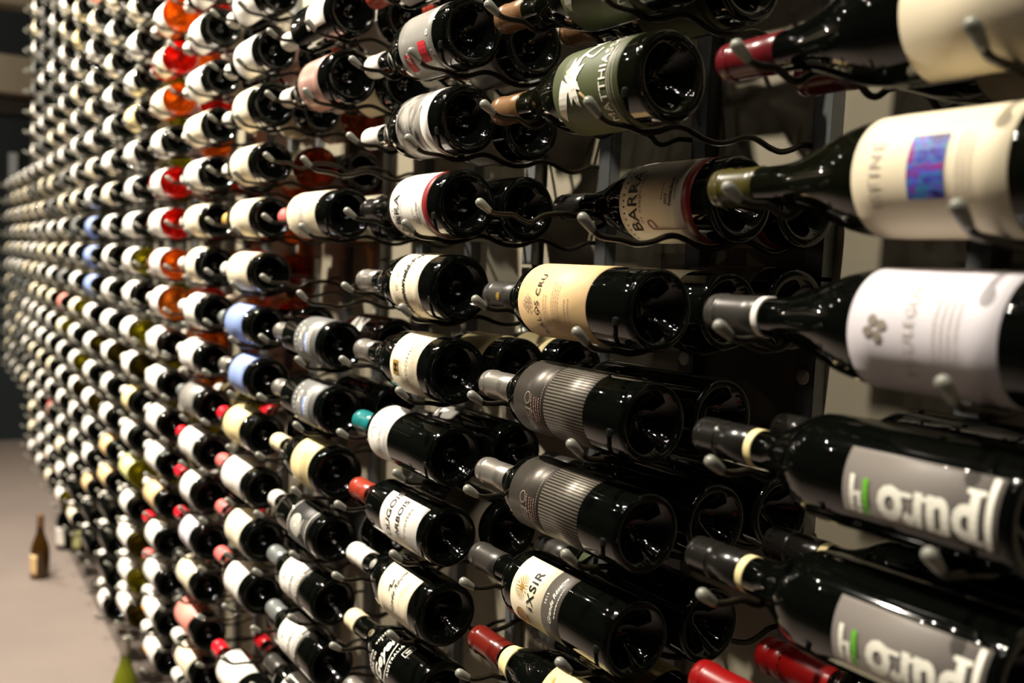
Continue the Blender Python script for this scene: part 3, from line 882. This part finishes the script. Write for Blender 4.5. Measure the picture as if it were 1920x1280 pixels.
bottle(2, 4, 2, 'bg', 'd', 'K', 0.236, text='dark rear bottle low behind the gothic cream label', group=GN) if False else None

# ---- column four
bottle(3, 0, 0, 'bx', 'd', 'W', 0.240, labels=[(0.112, 0.187, -30, 100, 'W')], text='top bottle of the fourth column with a white label on bare glass', group=GN, off=0.215)
pk = Print().words(-0.03, 0.03, 0.010, 3, 0.012, 0.0012)
bottle(3, 1, 0, 'bg', 'd', 'W', 0.240, labels=[(0.094, 0.180, -85, 110, 'U')], prints=[(pk, 0.137, -10, 'R', 'lettering', 0)], text='bottle with shiny copper-pink label, fourth column', group=GN, off=0.218)
ct = Print()
for i in range(26):
    rr = random.Random(i)
    u, v = rr.uniform(-0.020, 0.022), rr.uniform(-0.022, 0.000)
    ct.rect(u, u + rr.uniform(0.002, 0.006), v, v + rr.uniform(0.002, 0.010))
cb = Print().words(-0.03, 0.03, 0.034, 3, 0.012, 0.0014)
bottle(3, 3, 0, 'bt', 'd', 'P', 0.238, off=0.226, labels=[(0.046, 0.178, -85, 110, 'C')], prints=[(ct, 0.109, 0, 'F', 'drawing', 0), (cb, 0.109, 0, 'Z', 'lettering', 0)], text='bottle with grey chateau drawing on cream label and pink capsule', group=GN, seg=36)
for r, t in ((5, 'upper of two bottles with silver label, white scroll print and small blue panel'), (6, 'lower of two bottles with silver label, white scroll print and small blue panel')):
    bl = Print().rect(-0.018, 0.014, -0.014, -0.002)
    wh = Print().ring(-0.006, 0.016, 0.006, 0.0075, sx=1.6).ring(0.014, 0.016, 0.004, 0.0055, sx=1.4).lines(-0.022, 0.024, -0.020, 2, 0.004, 0.0012)
    for i in range(9):
        wh.rect(-0.034 + i * 0.008, -0.031 + i * 0.008, 0.034, 0.037)
    for i in range(8):
        wh.stroke([(-0.022 + i * 0.006, -0.016), (-0.019 + i * 0.006, -0.006 if i % 2 else -0.010), (-0.017 + i * 0.006, -0.016)], 0.0012)
    bottle(3, r, 0, 'bx', 'd', 'S', 0.240, labels=[(0.100, 0.197, -70, 108, 'G')], prints=[(bl, 0.148, 4, 'H', 'blue_panel', 0), (wh, 0.148, 4, 'I', 'lettering', 0)], text=t, group=GN, seg=36, off=0.216)
cl = Print().lines(-0.03, 0.03, -0.006, 4, 0.007, 0.0012, 0.01)
bottle(3, 7, 0, 'bg', 'd', 'C', 0.240, labels=[(0.113, 0.192, -75, 100, 'Y')], prints=[(cl, 0.152, 8, 'Z', 'lettering', 0)], text='bottle with cream capsule and embossed shoulder, ruled ivory label, fourth column', group=GN, seg=36, relief=9, off=0.216)
cc = Print()
for q in range(5):
    cc.ring(0, 0.010, 0.0030 + q * 0.0042, 0.0048 + q * 0.0042, 28, 0.85)
cc2 = Print().disc(0, 0.010, 0.0022).disc(0.010, 0.004, 0.0012, 8).disc(-0.010, 0.004, 0.0012, 8).text('D DOUX', 0.004, -0.018, 0.0055, bold=0.02).words(-0.014, 0.018, -0.027, 1, 0.003, 0.001).frame(-0.042, 0.046, -0.038, 0.044, 0.0016)
cc2.v = [p for p in cc2.v]
bottle(3, 8, 0, 'bx', 'd', 'W', 0.262, labels=[(0.095, 0.189, -62, 75, 'K')], prints=[(cc, 0.142, 10, 'I', 'concentric_circles', 0), (cc2, 0.142, 10, 'I', 'lettering', 0)], text='bottle with white concentric circles on a black label, short white cap', group=GN, seg=36, off=0.214)
for r, t in ((9, 'upper of two bottles with red scribble over thin grey title, pewter capsule'), (10, 'lower of two bottles with red scribble over thin grey title, pewter capsule')):
    sc_ = Print().stroke([(-0.006, 0.012), (0.002, 0.022), (-0.004, 0.028), (0.008, 0.020), (0.006, 0.006), (0.014, 0.004)], 0.0010)
    sg = Print().text('MASSIMOT', 0.000, -0.012, 0.0120, space=1.05, bold=0.012).ring(-0.014, 0.014, 0.0020, 0.0028, 10).ring(-0.018, 0.022, 0.0018, 0.0026, 10).ring(0.016, 0.022, 0.0020, 0.0026, 10)
    sd = Print().text('BARBERA', 0.006, -0.0325, 0.0080, space=1.2, bold=0.02)
    bottle(3, r, 0, 'bx', 'd', 'G', 0.236, labels=[(0.063, 0.140, -80, 88, 'W'), (0.140, 0.156, -80, 88, 'Q', 'lower_band')], prints=[(sc_, 0.110, 12, 'X', 'scribble', 0), (sg, 0.110, 12, 'Q', 'lettering', 0), (sd, 0.117, 12, 'I', 'lettering', 1)], text=t, group=GN, seg=36, off=0.216)
bottle(3, 11, 0, 'bx', 'd', 'E', 0.236, labels=[(0.07, 0.16, -80, 88, 'W')], text='bottle with charcoal capsule below the red scribble labels', group=GN, off=0.216)
bottle(3, -1, 0, 'bx', 'd', 'W', 0.240, labels=[(0.112, 0.187, -30, 100, 'W')], text='bottle above the top white label of the fourth column', group=GN)
bottle(3, 3, 1, 'bx', 'd', 'W', 0.240, labels=[(0.06, 0.17, -80, 100, 'C')], text='bottle with cream label behind the chateau drawing', group=GN)
bottle(3, 5, 1, 'bg', 'b', 'K', 0.240, labels=[(0.11, 0.16, -10, 60, 'W')], text='brown-black bottle behind the upper blue-panel bottle', group=GN)
bottle(3, 6, 1, 'bx', 'd', 'K', 0.240, text='black bottle behind the lower blue-panel bottle', group=GN)
bottle(3, 1, 1, 'bg', 'd', 'W', 0.240, labels=[(0.10, 0.19, -80, 100, 'C')], text='dark bottle behind the copper-pink label', group=GN)
bottle(3, 0, 1, 'bg', 'd', 'H', 0.240, labels=[(0.10, 0.19, -80, 100, 'W')], text='dark bottle with rust capsule behind the top of the fourth column', group=GN)
bottle(3, 8, 1, 'bx', 'd', 'S', 0.240, labels=[(0.10, 0.19, -80, 60, 'G')], text='dark bottle behind the white concentric circles', group=GN)

# unseen bottles added above the frame to keep the light off the wall
for c, rows in ((0, (1, 0, -1, -2, -3)), (1, (0, -1, -2, -3)), (2, (-1, -2, -3)), (3, (-2, -3))):
    for r in rows:
        for d in (0, 1):
            if (c, r, d) in BOTTLES or (d == 1 and r < -1):
                continue
            bottle(c, r, d, 'bg' if (c + r) % 2 else 'bx', 'd', 'E', 0.238, labels=[(0.10, 0.19, -85, 110, 'C')],
                   text='dark bottle above the frame, %s of %s rack column, row %s up' % (('front', 'middle')[d], NUM[c + 1], CARD[16 - r]), group=GN)

# ------------------------------------------------------------------ columns five and on: one spec a row
PAPER = {'W': 'white', 'C': 'cream', 'B': 'pale blue', 'P': 'salmon pink', 'T': 'tan', 'Y': 'ivory', 'L': 'lavender white', 'E': 'lime cream', 'O': 'orange', 'S': 'silver', 'G': 'grey', 'U': 'copper pink'}
GLASSN = {'d': 'dark', 'b': 'brown-black', 'v': 'dark', 'o': 'orange wine', 'r': 'red wine', 'm': 'amber wine', 'y': 'yellow-green', 'k': 'olive', 'x': 'rust wine'}
CAPN = {'X': 'red', 'P': 'pink', 'W': 'white', 'A': 'gold', 'V': 'green'}
def far(c, r, d, lab, g, cap, shape=None, o=(None, None)):
    rnd = random.Random(c * 1000 + r * 10 + d)
    shape = shape or rnd.choice(('bx', 'bx', 'bg'))
    seg = 32 if c < 6 else (24 if c < 9 else 16)
    if shape == 'bg':
        o0, o1 = o[0] or 0.098 + rnd.uniform(-.006, .010), o[1] or 0.190 + rnd.uniform(-.008, .008)
    else:
        o0, o1 = o[0] or 0.060 + rnd.uniform(-.015, .02), o[1] or 0.180 + rnd.uniform(-.012, .014)
    q = lambda v: round(v / 0.004) * 0.004
    o0, o1 = q(o0), q(o1)
    a0, a1 = rnd.choice(((-85, 110), (-80, 110), (-75, 100)))
    off = OFF + rnd.choice((-.006, -.003, 0, .003, .006))
    labs = [(off - OFF + o0, off - OFF + o1, a0, a1, lab)] if lab != '-' else []
    extra = ()
    if lab == 'O':
        labs = [(off - OFF + o0, off - OFF + o1, a0, a1, 'W'), (off - OFF + o0 - 0.001, off - OFF + o0 + 0.040, a0, 0, 'O', 'orange_panel', 1)]
    prints = ()
    if c in (4, 5) and labs and lab in 'WCL':
        kk = (c + r) % 3 if r < 9 else (c + r) % 2
        pp = Print()
        if kk == 0: pp.lines(-0.020, 0.020, -0.012, 2, 0.010, 0.0010)
        elif kk == 1: pp.words(-0.026, 0.026, 0.012, 3, 0.012, 0.0016)
        else: pp.lines(-0.05, 0.06, -(o1 - o0) / 2 + 0.006, 1, 0.01, 0.0008)
        prints = [(pp, off - OFF + (o0 + o1) / 2, 5, 'Z' if kk != 2 else 'J', 'lettering', 0)]
    depth = ('front', 'middle', 'rear')[d]
    t = '%s bottle%s%s, %s of %s rack column, row %s up' % (GLASSN[g], '' if lab == '-' else (', %s label' % PAPER[lab]), (', %s capsule' % CAPN[cap]) if cap in CAPN and cap != 'W' else '',
                                                      depth, NUM[c + 1], CARD[15 - r + 1])
    bottle(c, r, d, shape, g, cap, rnd.choice((0.234, 0.240, 0.244)), labels=labs, prints=prints, text=t, off=off, seg=seg, stip=False,
           group='bottles in the %s column' % NUM[c + 1], roll=rnd.uniform(-4, 4))

def column(c, r0, spec, d=0):
    for i, e in enumerate(spec.split()):
        if e == '.':
            continue
        cap = e[2] if len(e) > 2 else 'W'
        far(c, r0 + i, d, e[0], e[1], cap)
# label, glass, capsule
column(4, -2, 'Wd Wd WdW CdW CdW CdA CdW BdG BdS YdX WdP CdP WdP . WdX')
column(5, -3, 'Wd Wd Wd Wd Cd Wd Cd Cd Wd Wd SdG WdX WdX LdX CdK PdK Cd Wd')
column(6, -4, 'Wd Wo Wo Cr Co Wd Wr Wr Wo Wm Wb Wd Wd Wd Td WdX WdP Od Od')
column(7, -5, 'Wd Wd Cd Wd Wd Yd Wd Wd Wd Wy Wd Wy Wk Yd Wd Ey Wd Wk Wy Wk')
column(8, -6, 'Wd Wd Cd Wd Cd Wd Wd Wd Cd Wd Wd Wd Wd Wk Wd Wd Td Td -d -d -d Wd')
column(9, -7, 'Wd Pd Pd Cd Wd Wd Cd Wd Cd Wd Bd Bd Bd Wd Wk Wd Wk Wd Wd Td -d -d')
column(10, -8, 'Cd Wd Wd Cd Yd Wd Cd Wd Wd Wd Cd Gd Wd Wd Cy Wd Wy Wk Wd Wd Wd -d Cd')
column(11, -8, 'Wd Wd Wd Cd Wd Wd Wd Cd Wd Gd Cd Wd Cd Gd PdX Cy Wd Wd Wd Wd Cd Wd Wy')
column(12, -8, 'Gd Gd Wd Gd Wd Gd Wd Cd Wd Cd Gd Wd Cd Wd Cd Wd Wd Cd Wd UdX Wd Od Cd')
column(13, -8, 'Gd Gd Gd Gd Wd Gd Wd Gd Wd Cd Cd Wd Cd Wd Cd Wd Wd Cd Wd Wd Wd Wd Wd')
# middle depth, seen between the front bottles
column(4, 0, 'UdK Cd Cx . . -d . CdX . CdX . -d -dX', 1)
column(5, -1, 'Cd Cd . -d Co Cr Cm . YyW . -d . -dP', 1)
column(6, -2, 'Wr Wo Wr Wo Wd Wr Wr Wr Yo Wm Yy Yy . Ek', 1)
column(7, -2, 'Wk Yy Yy Yy Wk . Wd Wy . Yy Yy Yk Ey -k', 1)
far(4, 2, 2, 'G', 'd', 'K')
far(4, 3, 2, 'C', 'm', 'P')
far(5, 3, 2, 'C', 'o', 'W')
far(5, 2, 2, 'C', 'x', 'W')
far(4, 1, 2, 'C', 'x', 'W')
far(5, 5, 2, 'C', 'm', 'A')
far(5, 4, 2, 'C', 'x', 'W')

# ------------------------------------------------------------------ bottles standing on the floor by the wall
def standing(x, y, g, lab, cap, t, a0=-40, a1=60, rz=0):
    root = link('standing_bottle', None, None, (x, y, 0.0), (0, 0, math.radians(rz)))
    tag(root, t, 'bottle')
    for nm, me in (('glass_body', glass_mesh('bg', g, 28)), ('capsule', capsule_mesh('foil', cap, 0.236, 16)), ('label', band_mesh('bg', 0.02, 0.115, a0, a1, lab, 0.00035, 24))):
        link(nm, me, root, (0, 0, 0), (0, math.radians(90), 0))
standing(-4.36, 0.010, 'a', 'T', 'B', 'amber bottle standing on the floor away from the rack end', -70, 65, 0)
standing(-2.70, 0.085, 'n', 'W', 'S', 'olive green bottle standing on the floor under the rack', -70, 60, 0)
standing(-4.80, 0.17, 'd', 'W', 'W', 'dark bottle with white label standing on the floor by the wall', -85, 60, 20)
standing(-4.72, 0.235, 'k', 'E', 'C', 'olive bottle with lime cream label standing on the floor behind others', -85, 60, 20)

# ------------------------------------------------------------------ last columns and the shelf beyond: too small and blurred to pick apart
def cluster():
    keys = ['d', 'W', 'C', 'G', 'knob', 'rod', 'k']
    mats = [G['d'], P['W'], P['C'], P['G'], m_knob, m_rod, K['W']]
    b = bmesh.new()
    rr = random.Random(4)
    for c in range(14, 19):
        r0, r1 = (-8, 14) if c < 15 else (0, 11)
        for r in range(r0, r1 + 1):
            ox, oy, oz = -c * S + OFF, AX[0], -r * HROW + 0.004
            n0 = len(b.verts)
            lathe(b, [(0.0, 0.0), (0.0, 0.034), (0.006, 0.038), (0.185, 0.038), (0.205, 0.032), (0.218, 0.018), (0.235, 0.0155)], 10, 0)
            lathe(b, [(0.235, 0.0162), (0.293, 0.0160), (0.294, 0.0)], 8, 6)
            lathe(b, [(0.04, 0.0383), (0.05, 0.0388), (0.15, 0.0388), (0.16, 0.0383)], 10, rr.choice((1, 1, 2, 3)))
            for kx, kz in ((-OFF, -0.004), (-OFF + 0.1875, -0.023)):
                tube(b, [Vector((kx, -AX[0] - 0.003, kz + 0.003)), Vector((kx, -AX[0], kz)), Vector((kx, -AX[0] + 0.012, kz - 0.010)), Vector((kx, -AX[0] + 0.018, kz - 0.014))], [0.003, 0.005, 0.0045, 0.003], 6, 4)
                tube(b, [Vector((kx, -AX[0] + 0.018, kz - 0.014)), Vector((kx, 0.02, kz - 0.018)), Vector((kx, 0.225, kz - 0.012))], 0.003, 4, 5)
            b.verts.ensure_lookup_table()
            for v in b.verts[n0:]:
                v.co += Vector((ox, oy, oz + H0))
    o = link('distant_bottles', mesh_from(b, 'distant_bottles', mats))
    tag(o, 'blurred mass of racked bottles at the far end of the wall', 'bottles', None, 'stuff')
cluster()
